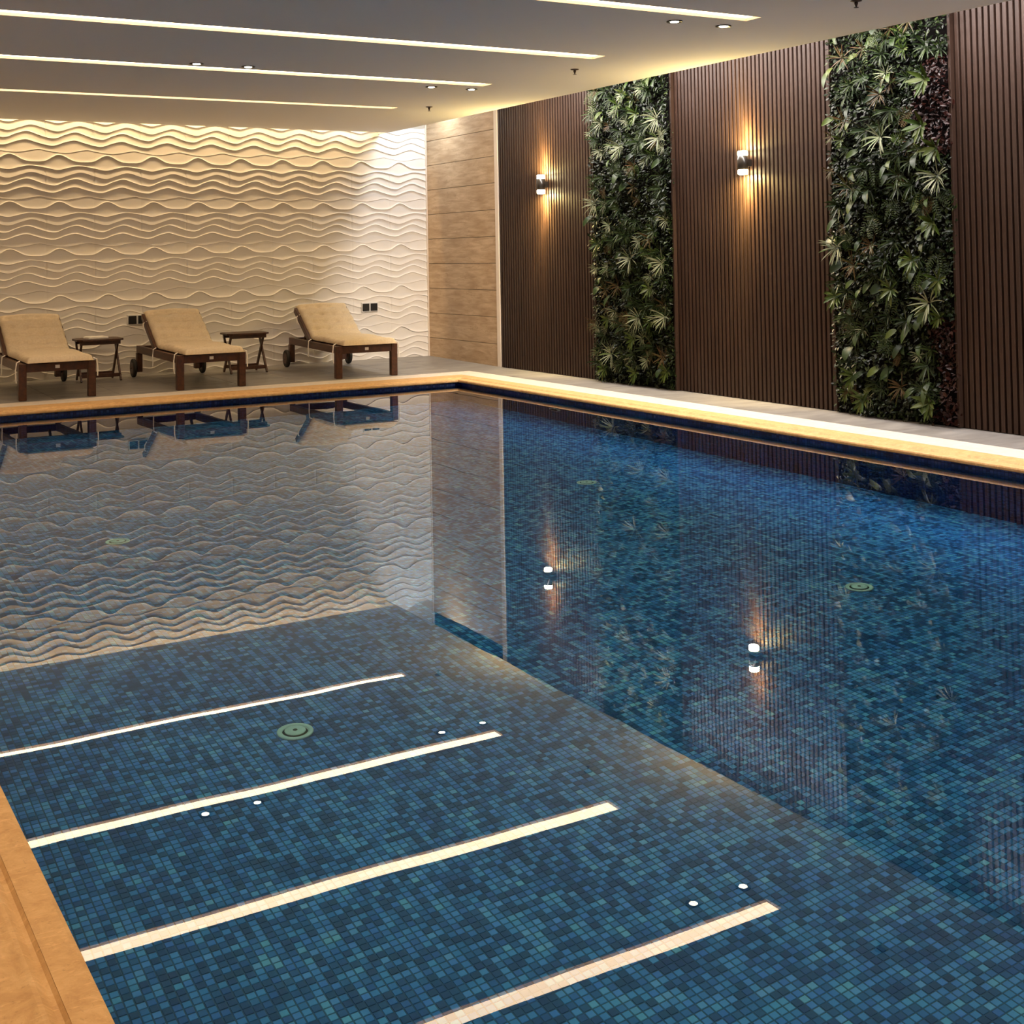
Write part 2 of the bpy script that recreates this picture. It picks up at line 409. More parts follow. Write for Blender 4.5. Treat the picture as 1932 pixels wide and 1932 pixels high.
        # panel left edge sits at -0.51-0.5i (local x runs 0..0.5)
trim_corner = structure(MB().box((-0.014, -0.022, 0), (0.0, 0.012, 3.2)).build('trim_1', M['trim']))

# wood-look tiles on the right wall, near the corner
z = -0.05 + 0.0; joints = [-0.05] + [0.252 + 0.302 * k for k in range(10)]
for a, b in zip(joints[:-1], joints[1:]):
    a2 = max(a, 0.0)
    MB().box((0.0, -1.700, a2 + 0.0025), (0.03, 0.010, b - 0.0025), 0, 0.0015).build('wood_look_tile', M['plank'], wall_right)
structure(MB().box((-0.006, -1.778, 0), (0.03, -1.702, 3.2), 0, 0.002).build('trim_2', M['trim']))

# slats
SP, SW, SD = 0.050, 0.032, 0.028
slat_me = MB().box((-SD, -SW / 2, 0), (0.0, SW / 2, 3.2), 0, 0.0025).mesh('slat', M['slat'])
G1, G2 = (-4.960, -3.715), (-8.110, -6.970)
def slat_range(ya, yb): 
    n = int((ya - yb) / SP); return [ya - SP * (k + 0.5) for k in range(n)]
far_slats = MB()
for ya, yb in ((-1.785, G1[1] + 0.03), (G1[0] - 0.026, G2[1] + 0.03), (G2[0] - 0.026, YB)):
    for y in slat_range(ya, yb):
        if y > -11.2: inst('slat', slat_me, wall_right, (0.03 - 0.004, y, 0.004))
        else: far_slats.box((0.004, y - SW / 2, 0.004), (0.026, y + SW / 2, 3.2))
tag(far_slats.build('slat_row', M['slat'], wall_right), kind='stuff')

# floor slabs and deck tiles
fl = MB()
FY, RXO = -1.95, -0.50             # outer edges of the far and right coping
fl.box((XL, YB, -0.30), (PX0 - 0.75, FY, -0.012)).box((XL, FY, -0.30), (0.03, 0.014, -0.012)).box((RXO, YB, -0.30), (0.03, FY, -0.012)).box((PX0 - 0.75, YB, -0.30), (RXO, PY0 - 0.75, -0.012))
floor = structure(fl.build('floor', M['black_back'].copy()))
floor.data.materials[0].node_tree.nodes['Principled BSDF'].inputs['Base Color'].default_value = (0.12, 0.11, 0.10, 1)
SLOPE = math.atan2(0.025, 1.95)
dt = {}
def deck_tile(x0, x1, y0, y1, slope=False):
    k = (round(x1 - x0, 3), round(y1 - y0, 3))
    if k not in dt: dt[k] = MB().box((-k[0] / 2 + .0015, -k[1] / 2 + .0015, -0.012), (k[0] / 2 - .0015, k[1] / 2 - .0015, 0.0), 0, 0.001).mesh('floor_tile', M['deck'])
    yc = (y0 + y1) / 2
    zc = 0.025 * (1 - min(1, -yc / 1.95)) if slope else 0.0
    inst('floor_tile', dt[k], floor, ((x0 + x1) / 2, yc, zc), (SLOPE if slope else 0, 0, 0))
for i in range(16):
    for j in range(3):
        deck_tile(-0.6 * (i + 1) if i < 15 else XL, -0.6 * i, -0.65 * (j + 1), -0.65 * j, True)
y = FY
while y > YB + 0.1:
    deck_tile(RXO, 0.026, max(YB, y - 1.2), y); y -= 1.2
y = FY
while y > YB + 0.1:
    for xa in (XL, XL + 1.04):
        deck_tile(xa, xa + 1.04 - (0.005 if xa > XL else 0), max(YB, y - 1.2), y)
    y -= 1.2
for i in range(6): deck_tile(PX0 - 0.75 + 1.15 * i, PX0 - 0.75 + 1.15 * (i + 1), YB, PY0 - 0.75)

# coping stones round the pool: nose, inner band, outer band, with mitred corners
OUT = dict(L=0.75, R=0.52, N=0.75, F=0.70); INN = dict(L=0.45, R=0.25, N=0.45, F=0.38)
def corner(sx, sy, dx, dy): return ((PX0 - dx) if sx == 'L' else (PX1 + dx), (PY0 - dy) if sy == 'N' else (PY1 + dy))
SIDES = dict(F=(('L', 'F'), ('R', 'F')), R=(('R', 'F'), ('R', 'N')), N=(('R', 'N'), ('L', 'N')), L=(('L', 'N'), ('L', 'F')))
def coping_piece(side, prof, material, name, parent, smooth=False):
    # prof: list of (d(side)->offset, z)
    (a, b) = SIDES[side]; vs_ = []; fs = []
    for fn, z in prof:
        for (sx, sy) in (a, b):
            x, y = corner(sx, sy, fn(sx), fn(sy)); vs_.append((x, y, z))
    n = len(prof)
    for i in range(n - 1): fs.append((2 * i, 2 * i + 2, 2 * i + 3, 2 * i + 1))
    fs.append(tuple(2 * i for i in range(n))); fs.append(tuple(2 * i + 1 for i in reversed(range(n))))
    fs.append((0, 1, 2 * n - 1, 2 * n - 2))
    return MB().add(vs_, fs).build(name, material, parent, smooth)
names = dict(F='trim_3', R='trim_4', N='trim_5', L='trim_6')
for s in 'FRNL':
    c = lambda v: (lambda side: v)
    root = structure(empty(names[s], ((PX0 + PX1) / 2, (PY0 + PY1) / 2, 0))); root.location = (0, 0, 0)
    nose = [(c(0.004), -0.034), (c(0.0), -0.028), (c(0.0), -0.018), (c(0.004), -0.010), (c(0.012), -0.006), (c(0.0665), -0.004), (c(0.067), -0.034)]
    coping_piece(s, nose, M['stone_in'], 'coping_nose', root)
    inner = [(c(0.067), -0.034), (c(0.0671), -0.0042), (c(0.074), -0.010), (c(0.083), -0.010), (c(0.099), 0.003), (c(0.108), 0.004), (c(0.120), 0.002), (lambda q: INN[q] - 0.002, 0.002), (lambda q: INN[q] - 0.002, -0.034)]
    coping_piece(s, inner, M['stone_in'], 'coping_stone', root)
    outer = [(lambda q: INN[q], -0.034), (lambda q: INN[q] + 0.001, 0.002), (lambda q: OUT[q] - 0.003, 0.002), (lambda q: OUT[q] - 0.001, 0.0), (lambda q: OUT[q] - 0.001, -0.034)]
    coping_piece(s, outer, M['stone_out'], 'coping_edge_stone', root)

# pool basin
wx0, wx1, wy0, wy1 = PX0 - 0.045, PX1 + 0.045, PY0 - 0.045, PY1 + 0.045
basin = structure(empty('pool_basin', (0, 0, 0)))
zt = -0.034
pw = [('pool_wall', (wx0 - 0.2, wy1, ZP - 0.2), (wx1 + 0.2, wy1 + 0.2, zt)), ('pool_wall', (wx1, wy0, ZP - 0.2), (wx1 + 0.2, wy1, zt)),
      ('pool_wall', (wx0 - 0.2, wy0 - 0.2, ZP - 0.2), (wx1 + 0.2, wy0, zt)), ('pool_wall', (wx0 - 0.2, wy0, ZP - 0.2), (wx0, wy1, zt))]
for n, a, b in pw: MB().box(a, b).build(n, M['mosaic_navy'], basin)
MB().box((wx0, wy0, ZP - 0.2), (wx1, wy1, ZP - 0.0022)).build('pool_floor', M['mosaic'], basin)
# mosaic tiles as pieces where they are large enough to tell apart
OX, OY = -100 * TP - 0.0007, -800 * TP - 0.0009
def cell_centre(i, j): return (OX + (i + 0.5) * TP, OY + (j + 0.5) * TP)
th = TP * 0.433
tile_me = MB().box((-th, -th, -0.0025), (th, th, 0.0), 0, 0.0008).mesh('mosaic_tile', M['mosaic'])
cells = []
i0 = int((wx0 - OX) / TP) + 1; i1 = int((-2.9 - OX) / TP); j0 = int((-12.9 - OY) / TP); j1 = int((-9.0 - OY) / TP)
FWH = Vector((FW.x, FW.y)).normalized(); RXH = Vector((FWH.y, -FWH.x))
for i in range(i0, i1):
    for j in range(j0, j1):
        x, y = cell_centre(i, j); dv = Vector((x - CAM.x, y - CAM.y)); dep = dv.dot(FWH); lat = dv.dot(RXH)
        if dep < 3.02 or abs(lat) > 0.46 * dep: continue
        cells.append((dep, x, y))
cells.sort()
for dep, x, y in cells[:300]: inst('mosaic_tile', tile_me, basin, (x, y, ZP))
bulk = MB()
for dep, x, y in cells[300:]:
    a, b, c_, e = x - th, x + th, y - th, y + th; f = 0.0008; z = ZP
    bulk.add([(a, c_, z - .0022), (b, c_, z - .0022), (b, e, z - .0022), (a, e, z - .0022), (a + f, c_ + f, z), (b - f, c_ + f, z), (b - f, e - f, z), (a + f, e - f, z)],
             [(4, 5, 6, 7), (0, 1, 5, 4), (1, 2, 6, 5), (2, 3, 7, 6), (3, 0, 4, 7)])
tag(bulk.build('mosaic_tiles', M['mosaic'], basin), kind='stuff')

water = MB().add([(wx0, wy0, ZW), (wx1, wy0, ZW), (wx1, wy1, ZW), (wx0, wy1, ZW)], [(0, 1, 2, 3)]).build('pool_water', M['water'])
tag(water, 'still clear blue swimming pool water mirroring the ceiling light strips', 'water', kind='stuff')

# ------------------------------------------------------------------ pool fittings
def inlet(x, y, label):
    r = empty('floor_inlet', (x, y, ZP + 0.0005)); tag(r, label, 'pool inlet', 'round inlets in the pool floor')
    MB().lathe([(0.048, 0.0), (0.068, 0.0), (0.068, 0.010), (0.064, 0.013), (0.052, 0.013), (0.048, 0.010)], n=28, cap=False).build('ring', M['inlet'], r, True)
    MB().lathe([(0.048, 0.0), (0.048, 0.001)], n=28).build('recess', M['inlet_dark'], r)
    MB().lathe([(0.038, 0.008), (0.040, 0.016), (0.036, 0.019), (0.012, 0.021)], n=24).build('cap', M['inlet'], r, True)
    MB().lathe([(0.009, 0.0212), (0.009, 0.0222)], n=12).build('screw_hole', M['inlet_dark'], r)
inlet(-5.458, -9.642, 'round pale green inlet on the pool floor between two reflected light strips')
inlet(-2.557, -9.644, 'round pale green inlet on the pool floor near the second green wall')
inlet(-5.402, -6.720, 'round pale inlet on the pool floor under the reflected wave wall')
inlet(-2.312, -6.908, 'round pale inlet on the pool floor beside the first green wall reflection')
r = empty('pool_wall_light', (wx1 - 0.0005, -4.42, -0.67)); tag(r, 'round flush light set in the blue pool wall below the coping', 'pool light')
MB().lathe([(0.085, 0.0), (0.085, -0.012), (0.075, -0.018)], axis='x', n=28).build('bezel', M['inlet'], r, True)
MB().lathe([(0.066, -0.0185), (0.050, -0.026), (0.001, -0.030)], axis='x', n=28).build('lens', M['inlet_dark'], r, True)

# ------------------------------------------------------------------ ceiling fittings
words = ['nearest of the four in view', 'second from the front of the four in view', 'third from the front of the four in view', 'thinnest one, closest to the wave wall']
extra = ['overhead, next behind the ones in view', 'overhead, second behind the ones in view', 'overhead, third behind the ones in view', 'overhead, fourth behind the ones in view', 'overhead, last before the back wall']
for k, (ya, yb) in enumerate(STRIPS):
    r = empty('ceiling_light_strip', ((SX0 + SX1) / 2, (ya + yb) / 2, H)); tag(r, 'long warm ceiling light strip, ' + (words[k] if k < 4 else extra[k - 4]), 'ceiling light', 'recessed light strips in the ceiling')
    hl = (SX1 - SX0) / 2; hw = (yb - ya) / 2; dp = 0.020; t = 0.003
    ch = MB().box((-hl, -hw, 0.0005), (hl, -hw + t, dp)).box((-hl, hw - t, 0.0005), (hl, hw, dp)).box((-hl, -hw + t, 0.0005), (-hl + t, hw - t, dp)).box((hl - t, -hw + t, 0.0005), (hl, hw - t, dp)).box((-hl, -hw, dp + 0.004), (hl, hw, dp + 0.008))
    ch.build('channel', M['channel'], r)
    MB().box((-hl + t, -hw + t, dp), (hl - t, hw - t, dp + 0.004)).build('diffuser', M['strip'], r)
DL = [(-2.075, -7.674, 'left one of the pair beside the nearest light strip'), (-1.671, -7.676, 'right one of the pair beside the nearest light strip'),
      (-2.058, -4.198, 'left one of the pair under the end of the third light strip'), (-1.655, -4.195, 'right one of the pair under the end of the third light strip'),
      (-4.302, -4.708, 'left one of the pair halfway along the third light strip'), (-3.900, -4.713, 'right one of the pair halfway along the third light strip')]
for x, y, t in DL:
    r = empty('downlight', (x, y, H)); tag(r, 'round ceiling spotlight, ' + t, 'downlight', 'small round ceiling spotlights')
    MB().lathe([(0.052, -0.0005), (0.052, -0.006), (0.030, -0.004)], n=24).build('trim_ring', M['black'], r, True)
    MB().lathe([(0.029, -0.004), (0.027, -0.007), (0.004, -0.008)], n=24).build('lamp', M['down'], r, True)
for x, y, t in [(-1.48, -5.603, 'between the second and third light strip ends'), (-1.389, -2.835, 'near the last light strip by the corner'), (-1.496, -8.690, 'at the very top edge of the picture')]:
    r = empty('fire_sprinkler', (x, y, H)); tag(r, 'small dark pendent fire sprinkler on the ceiling ' + t, 'sprinkler', 'ceiling sprinklers')
    MB().lathe([(0.034, -0.0005), (0.034, -0.004), (0.012, -0.009)], n=18).build('escutcheon', M['sprinkler'], r, True)
    MB().lathe([(0.011, -0.009), (0.011, -0.022), (0.007, -0.026), (0.007, -0.034)], n=12).build('body', M['sprinkler'], r, True)
    MB().lathe([(0.004, -0.034), (0.004, -0.040), (0.015, -0.041), (0.015, -0.043)], n=12).build('deflector', M['sprinkler'], r, True)

# ------------------------------------------------------------------ wall lamps
def wall_lamp(y, z, label):
    r = empty('wall_lamp', (0.0, y, z)); tag(r, label, 'wall lamp', 'up and down wall lamps')
    X = -0.075
    MB().lathe([(0.040, -0.058), (0.046, -0.056), (0.046, 0.056), (0.040, 0.058)], (X, 0, 0), n=28).build('body', M['lamp_body'], r, True)
    MB().box((X + 0.03, -0.025, -0.03), (0.003, 0.025, 0.03), 0, 0.002).build('bracket', M['lamp_body'], r)
    for s in (1, -1):
        MB().lathe([(0.036, s * 0.0585), (0.042, s * 0.064), (0.042, s * 0.092), (0.036, s * 0.098)], (X, 0, 0), n=24).build('diffuser', M['cap'], r, True)
        l = bpy.data.lights.new('lamp_beam', 'SPOT'); l.energy = 190; l.color = (1.0, 0.72, 0.27); l.spot_size = radians(62); l.spot_blend = 1.0; l.shadow_soft_size = 0.04
        o = bpy.data.objects.new('lamp_beam', l); link(o, r); o.location = (-0.058, 0, s * 0.112); o.rotation_euler = (pi if s > 0 else 0, radians(12) * s, 0)
        l = bpy.data.lights.new('lamp_glow', 'AREA'); l.shape = 'DISK'; l.size = 0.07; l.energy = 24; l.color = (1.0, 0.72, 0.27)
        o = bpy.data.objects.new('lamp_glow', l); link(o, r); o.location = (X, 0, s * 0.1); o.rotation_euler = (pi if s > 0 else 0, 0, 0)
wall_lamp(-2.80, 1.982, 'black cylindrical wall lamp lit up and down, left of the first green wall')
wall_lamp(-5.99, 1.984, 'black cylindrical wall lamp lit up and down, between the two green walls')

# ------------------------------------------------------------------ sockets
for x, z, t in [(-3.568, 0.615, 'behind the middle sun lounger'), (-0.797, 0.652, 'above the right sun lounger')]:
    r = empty('wall_socket', (x, -0.019, z)); tag(r, 'pair of black socket plates on the wave wall ' + t, 'socket', 'sockets on the wave wall')
    MB().box((-0.108, -0.003, -0.056), (0.108, 0.018, 0.056), 0, 0.002).build('surround', M['white_plastic'], r)
    for s in (-1, 1): MB().box((s * 0.053 - 0.043, -0.012, -0.044), (s * 0.053 + 0.043, -0.003, 0.044), 0, 0.002).build('plate', M['black'], r)

# ------------------------------------------------------------------ sun loungers (local: foot end at y=0, head towards +y)
def make_lounger():
    R = empty('sun_lounger')
    W = 0.31; ZT = 0.335
    for s in (-1, 1):
        MB().box((s * W - 0.0225 if s < 0 else W - 0.0225, 0.03, 0.258), (s * W + 0.0225 if s < 0 else W + 0.0225, 1.56, ZT - 0.002), 0, 0.004).build('side_rail', M['wood'], R)
        MB().box((s * (W - 0.002) - 0.034, -0.008, 0.0), (s * (W - 0.002) + 0.034, 0.060, ZT), 0, 0.004).build('leg', M['wood'], R)
        MB().box((s * (W + 0.002) - 0.028, 1.49, 0.055), (s * (W + 0.002) + 0.028, 1.56, 0.257), 0, 0.004).build('rear_leg', M['wood'], R)
        wmb = MB(); xo = s * (W + 0.062)
        wmb.lathe([(0.080, -0.018), (0.094, -0.016), (0.098, -0.008), (0.098, 0.008), (0.094, 0.016), (0.080, 0.018)], (xo, 1.525, 0.098), 'x', 24)
        wh = wmb.build('wheel', M['rubber'], R, True)
        MB().lathe([(0.060, -0.020), (0.060, 0.020)], (xo, 1.525, 0.098), 'x', 18).build('rim', M['wood'], wh)
        MB().lathe([(0.010, -0.034), (0.010, 0.030)], (xo, 1.525, 0.098), 'x', 10).build('hub', M['sprinkler'], wh)
    MB().box((-W + 0.030, 0.0, 0.256), (W - 0.030, 0.050, ZT - 0.003), 0, 0.003).build('front_rail', M['wood'], R)
    MB().box((-W + 0.024, 1.51, 0.262), (W - 0.024, 1.555, ZT - 0.004), 0, 0.003).build('rear_rail', M['wood'], R)
    for k in range(9):
        y = 0.085 + 0.095 * k
        MB().box((-W + 0.024, y, 0.308), (W - 0.024, y + 0.065, 0.330), 0, 0.002).build('bed_slat', M['wood'], R)
    HY, HZ, ANG, BL = 0.93, 0.325, radians(33), 0.60
    e = Vector((0, cos(ANG), sin(ANG))); nrm = Vector((0, -sin(ANG), cos(ANG))); h0 = Vector((0, HY, HZ))
    for s in (-1, 1):
        MB().bar(h0 + Vector((s * 0.295, 0, 0)), h0 + Vector((s * 0.295, 0, 0)) + e * BL, 0.034, 0.060, 0, (1, 0, 0), 0.004).build('back_stile', M['wood'], R)
    for k in range(6):
        p = h0 + e * (0.05 + 0.098 * k) + nrm * 0.002
        MB().bar(p - Vector((0.268, 0, 0)), p + Vector((0.268, 0, 0)), 0.065, 0.018, 0, tuple(e), 0.002).build('back_slat', M['wood'], R)
    q = h0 + e * 0.36 - nrm * 0.02
    for sx in (-0.2, 0.2): MB().bar(q + Vector((sx, 0, 0)), (sx, 1.40, 0.30), 0.022, 0.030, 0, (1, 0, 0)).build('back_prop', M['wood'], R)
    MB().box((-0.022, -0.0012, 0.282), (0.018, 0.0, 0.312)).build('sticker', M['white_plastic'], R)
    # tufted mattress following seat and raised back
    S0, SB, SE = -0.075, 0.93, 0.93 + 0.63
    def path(s_):
        if s_ < SB - 0.08: return Vector((0, s_, 0.338)), Vector((0, 0, 1))
        if s_ < SB + 0.08:
            t = (s_ - SB + 0.08) / 0.16; a = ANG * t
            p0 = Vector((0, SB - 0.08, 0.338)); k = ANG / 0.16
            return p0 + Vector((0, sin(a) / k, (1 - cos(a)) / k)), Vector((0, -sin(a), cos(a)))
        a = ANG; k = ANG / 0.16; p0 = Vector((0, SB - 0.08, 0.338)) + Vector((0, sin(a) / k, (1 - cos(a)) / k))
        return p0 + Vector((0, cos(a), sin(a))) * (s_ - SB - 0.08), Vector((0, -sin(a), cos(a)))
    NU, NS = 36, 96; HWm = 0.298; XO = 0.014; vs_ = []; fs = []
    rows = [0.09 + 0.138 * k for k in range(12)]; cols_ = [-0.21, -0.07, 0.07, 0.21]
    for i in range(NS + 1):
        s_ = S0 + (SE - S0) * i / NS; p, n_ = path(s_)
        for j in range(NU + 1):
            u = -1 + 2 * j / NU
            edge = (1 - abs(u) ** 10) ** 0.5; end = min(1.0, max(0.0, (s_ - S0) / 0.035)) ** 0.5 * min(1.0, max(0.0, (SE - s_) / 0.035)) ** 0.5
            x = u * HWm * (1 + 0.012 * sin(s_ * 41 + u)); d_ = 0.0
            for rr in rows:
                dr = s_ - rr
                if abs(dr) < 0.09:
                    d_ += 0.016 * math.exp(-(dr / 0.018) ** 2) * (1 if s_ > 0.88 else 0.45)
                    for cc in cols_: d_ += 0.022 * math.exp(-((dr / 0.030) ** 2 + ((x - cc) / 0.030) ** 2)) * (1 if s_ > 0.88 else 0.6)
            hgt = 0.010 + (0.056 + 0.006 * sin(s_ * 9) * cos(u * 4) - d_) * edge * end
            vs_.append(p + Vector((x + XO, 0, 0)) + n_ * hgt)
    nt = len(vs_)
    for i in range(NS + 1):
        s_ = S0 + (SE - S0) * i / NS; p, n_ = path(s_)
        for j in range(NU + 1): vs_.append(p + Vector(((-1 + 2 * j / NU) * HWm * 0.985 + XO, 0, 0)) + n_ * 0.004)
    q = NU + 1
    for i in range(NS):
        for j in range(NU):
            a = i * q + j; fs.append((a, a + 1, a + q + 1, a + q)); b = nt + a; fs.append((b, b + q, b + q + 1, b + 1))
        for j in (0, NU):
            a = i * q + j; b = nt + a; fs.append((a, a + q, b + q, b) if j == 0 else (a, b, b + q, a + q))
    for i in (0, NS):
        for j in range(NU):
            a = i * q + j; b = nt + a; fs.append((a, b, b + 1, a + 1) if i == 0 else (a, a + 1, b + 1, b))
    mt = MB().add(vs_, fs).build('mattress', M['fabric'], R, True)
    tie = [[(-0.322, 0.05, 0.36), (-0.352, 0.045, 0.345), (-0.362, 0.04, 0.28), (-0.362, 0.035, 0.20), (-0.357, 0.03, 0.16)],
           [(-0.315, 0.84, 0.355), (-0.345, 0.84, 0.34), (-0.350, 0.842, 0.28), (-0.348, 0.84, 0.21), (-0.349, 0.842, 0.165)],
           [(0.318, 0.00, 0.36), (0.350, -0.005, 0.345), (0.358, -0.005, 0.27), (0.356, -0.01, 0.19)],
           [(-0.288, 1.30, 0.60), (-0.325, 1.30, 0.58), (-0.328, 1.27, 0.52), (-0.318, 1.24, 0.49)]]
    for t in tie: MB().tube(t, 0.0060).build('tie_string', M['string'], mt)
    return R
lg = make_lounger()
LGS = [(-4.765, -1.845, 0.5, 'wooden sun lounger with cream tufted mattress, leftmost, cut by the picture edge'),
       (-3.325, -1.875, 0.0, 'wooden sun lounger with cream tufted mattress, middle one between the two folding tables'),
       (-1.660, -1.845, -2.5, 'wooden sun lounger with cream tufted mattress, rightmost, below the socket near the corner')]
for k, (x, y, a, t) in enumerate(LGS):
    o = lg if k == 0 else copy_tree(lg)
    o.location = (x, y, 0.025 * (1 + y / 1.95)); o.rotation_euler = (SLOPE, 0, radians(a)); tag(o, t, 'sun lounger', 'sun loungers along the wave wall')

# ------------------------------------------------------------------ folding side tables
def make_table():
    R = empty('folding_table')
    W, D, ZT = 0.235, 0.17, 0.435
    tp = MB(); oct_ = [(-W, -D + .05), (-W + .05, -D), (W - .05, -D), (W, -D + .05), (W, D - .05), (W - .05, D), (-W + .05, D), (-W, D - .05)]
    n = 8; vs_ = [(a, b, ZT - 0.018) for a, b in oct_] + [(a, b, ZT) for a, b in oct_]
    fs = [tuple(reversed(range(n))), tuple(range(n, 2 * n))] + [(k, (k + 1) % n, (k + 1) % n + n, k + n) for k in range(n)]
    tp.add(vs_, fs).build('table_top', M['wood'], R)
    for s in (-1, 1): MB().box((-W + 0.03, s * 0.115 - 0.009, ZT - 0.058), (W - 0.03, s * 0.115 + 0.009, ZT - 0.0185)).build('apron', M['wood'], R)
    for s in (-1, 1):
        for f, off in ((1, 0.0), (-1, 0.017)):
            MB().bar((s * (W - 0.035 - off), -f * 0.155, 0.0), (s * (W - 0.035 - off), f * 0.105, ZT - 0.02), 0.016, 0.032, 0, (1, 0, 0)).build('leg', M['wood'], R)
    for f, off in ((1, 0.0), (-1, 0.017)): MB().box((-W + 0.035 + off, -f * 0.128 - 0.008, 0.040), (W - 0.035 - off, -f * 0.128 + 0.008, 0.078)).build('stretcher', M['wood'], R)
    MB().lathe([(0.006, -0.001), (0.006, 0.003)], (W - 0.027, 0, 0.235), 'x', 10).build('pivot_bolt', M['sprinkler'], R)
    return R
tb = make_table()
for k, (x, y, t) in enumerate([(-4.085, -0.43, 'dark wooden folding table carrying a white sheet, between left and middle loungers'), (-2.545, -0.56, 'dark wooden folding table with empty top, between middle and right loungers')]):
    o = tb if k == 0 else copy_tree(tb)
    o.location = (x, y, 0.025 * (1 + y / 1.95) + 0.001); o.rotation_euler = (SLOPE, 0, 0); tag(o, t, 'side table', 'folding tables between the loungers')
zt_ = 0.435 + 0.025 * (1 - 0.43 / 1.95) + 0.003
pm = MB().box((-0.105, -0.075, 0.0), (0.105, 0.075, 0.010), 0, 0.001); pm.box((-0.10, -0.07, 0.0102), (0.10, 0.07, 0.018), 0, 0.001)
o = pm.build('folded_paper', M['paper']); o.location = (-4.10, -0.41, zt_); o.rotation_euler = (SLOPE, 0, radians(12))
tag(o, 'folded white paper sheet lying on the left folding table', 'paper')

# ------------------------------------------------------------------ green walls
def blade(mb, base, d, up, L, Wd, droop, segs=5, mi=0, fold=0.25):
    d = Vector(d).normalized(); side = d.cross(Vector(up)).normalized(); nn = side.cross(d); p = Vector(base); vs_ = []
    step = L / segs; dirv = d.copy()
    for k in range(segs + 1):
        t = k / segs; wv = Wd * (sin(pi * min(1, 0.12 + 0.88 * t)) ** 0.75 if t < 1 else 0.0) * (1 if k else 0.5)
        c = Vector(p); sd = dirv.cross(nn)
        if sd.length < 1e-4: sd = side
        sd.normalize(); m_ = sd.cross(dirv).normalized()
        if k == segs: vs_.append(tuple(c))
        else: vs_ += [tuple(c - sd * wv + m_ * wv * fold), tuple(c - m_ * wv * fold * 0.4), tuple(c + sd * wv + m_ * wv * fold)]
        dirv = (dirv + Vector((0, -1, 0)) * droop * (0.4 + t)).normalized(); p = p + dirv * step
    fs = []
    for k in range(segs - 1):
        a = 3 * k; fs += [(a, a + 1, a + 4, a + 3), (a + 1, a + 2, a + 5, a + 4)]
    a = 3 * (segs - 1); fs += [(a, a + 1, 3 * segs), (a + 1, a + 2, 3 * segs)]
    mb.add(vs_, fs, mi)
# local plant frame: x along the wall (to the right as seen), y up, z out of the wall
def rosette(name, n, L, Wd, droop, out, material, seed, ymin=-1.0):
    rnd = random.Random(seed); mb = MB()
    for k in range(n):
        a = 2 * pi * k / n + rnd.uniform(-.3, .3); el = rnd.uniform(*out)
        d = (cos(a) * cos(el), sin(a) * cos(el) - 0.15, sin(el))
        blade(mb, (cos(a) * .008, sin(a) * .008, rnd.uniform(-.01, .02)), d, (0, 0.2, 1), L * rnd.uniform(.7, 1.1), Wd * rnd.uniform(.8, 1.2), droop * rnd.uniform(.6, 1.4))
    return mb.mesh(name, material, True)
def fern(name, material, seed, nf=6, L=0.20):
    rnd = random.Random(seed); mb = MB()
    for f in range(nf):
        a = rnd.uniform(-3.4, 0.3); el = rnd.uniform(.15, .8); d = Vector((cos(a) * cos(el), sin(a) * cos(el), sin(el))); p = Vector((0, 0, 0)); dv = d.copy()
        for k in range(9):
            t = k / 9; dv = (dv + Vector((0, -.16, -.02))).normalized(); p = p + dv * L / 9; sd = dv.cross(Vector((0, 0, 1))).normalized()
            for s in (-1, 1): blade(mb, p, dv * .5 + sd * s, (0, .3, 1), 0.030 * sin(pi * (0.15 + .85 * t)) + .008, 0.0045, 0.06, 2)
    return mb.mesh(name, material, True)
def broad(name, material, seed, L, Wd):
    mb = MB(); blade(mb, (0, 0, 0), (0.05, -0.35, 0.9), (0, 1, 0.3), L, Wd, 0.30, 8, 0, 0.22); return mb.mesh(name, material, True)
RW = [rosette('spiky', 22, .15, .0048, .12, (.1, .9), M['leaf_white'], s) for s in (1, 2, 3)]
RB = [rosette('spiky_bronze', 18, .13, .005, .10, (.1, .8), M['leaf_brown'], s) for s in (4, 5)]
RG = [rosette('tuft', 16, .15, .0075, .14, (.1, 1.), M['leaf_dark'], s) for s in (6, 7, 8)]
RY = [rosette('tuft_bright', 15, .13, .012, .10, (.15, 1.), M['leaf_bright'], s) for s in (9, 10)]
RBIG = [rosette('succulent', 13, .14, .016, .07, (.2, 1.), M['leaf_bright'], s) for s in (11, 12)]
FE = [fern('fern', M['leaf_dark'], s) for s in (13, 14)] + [fern('fern_bright', M['leaf_bright'], 15)] + [fern('fern_bronze', M['leaf_brown'], 16, 5, .16)]
BR = [broad('leaf', M['leaf_dark'], 1, .17, .036), broad('leaf_wide', M['leaf_dark'], 2, .15, .048), broad('leaf_bright', M['leaf_bright'], 3, .14, .030), broad('leaf_long', M['leaf_dark'], 4, .21, .030)]
def yz_to(y, z, n): return (0.0 - n, y, z)
BASIS = Matrix(((0, 0, -1), (-1, 0, 0), (0, 1, 0)))          # local x -> -Y, y -> +Z, z -> -X
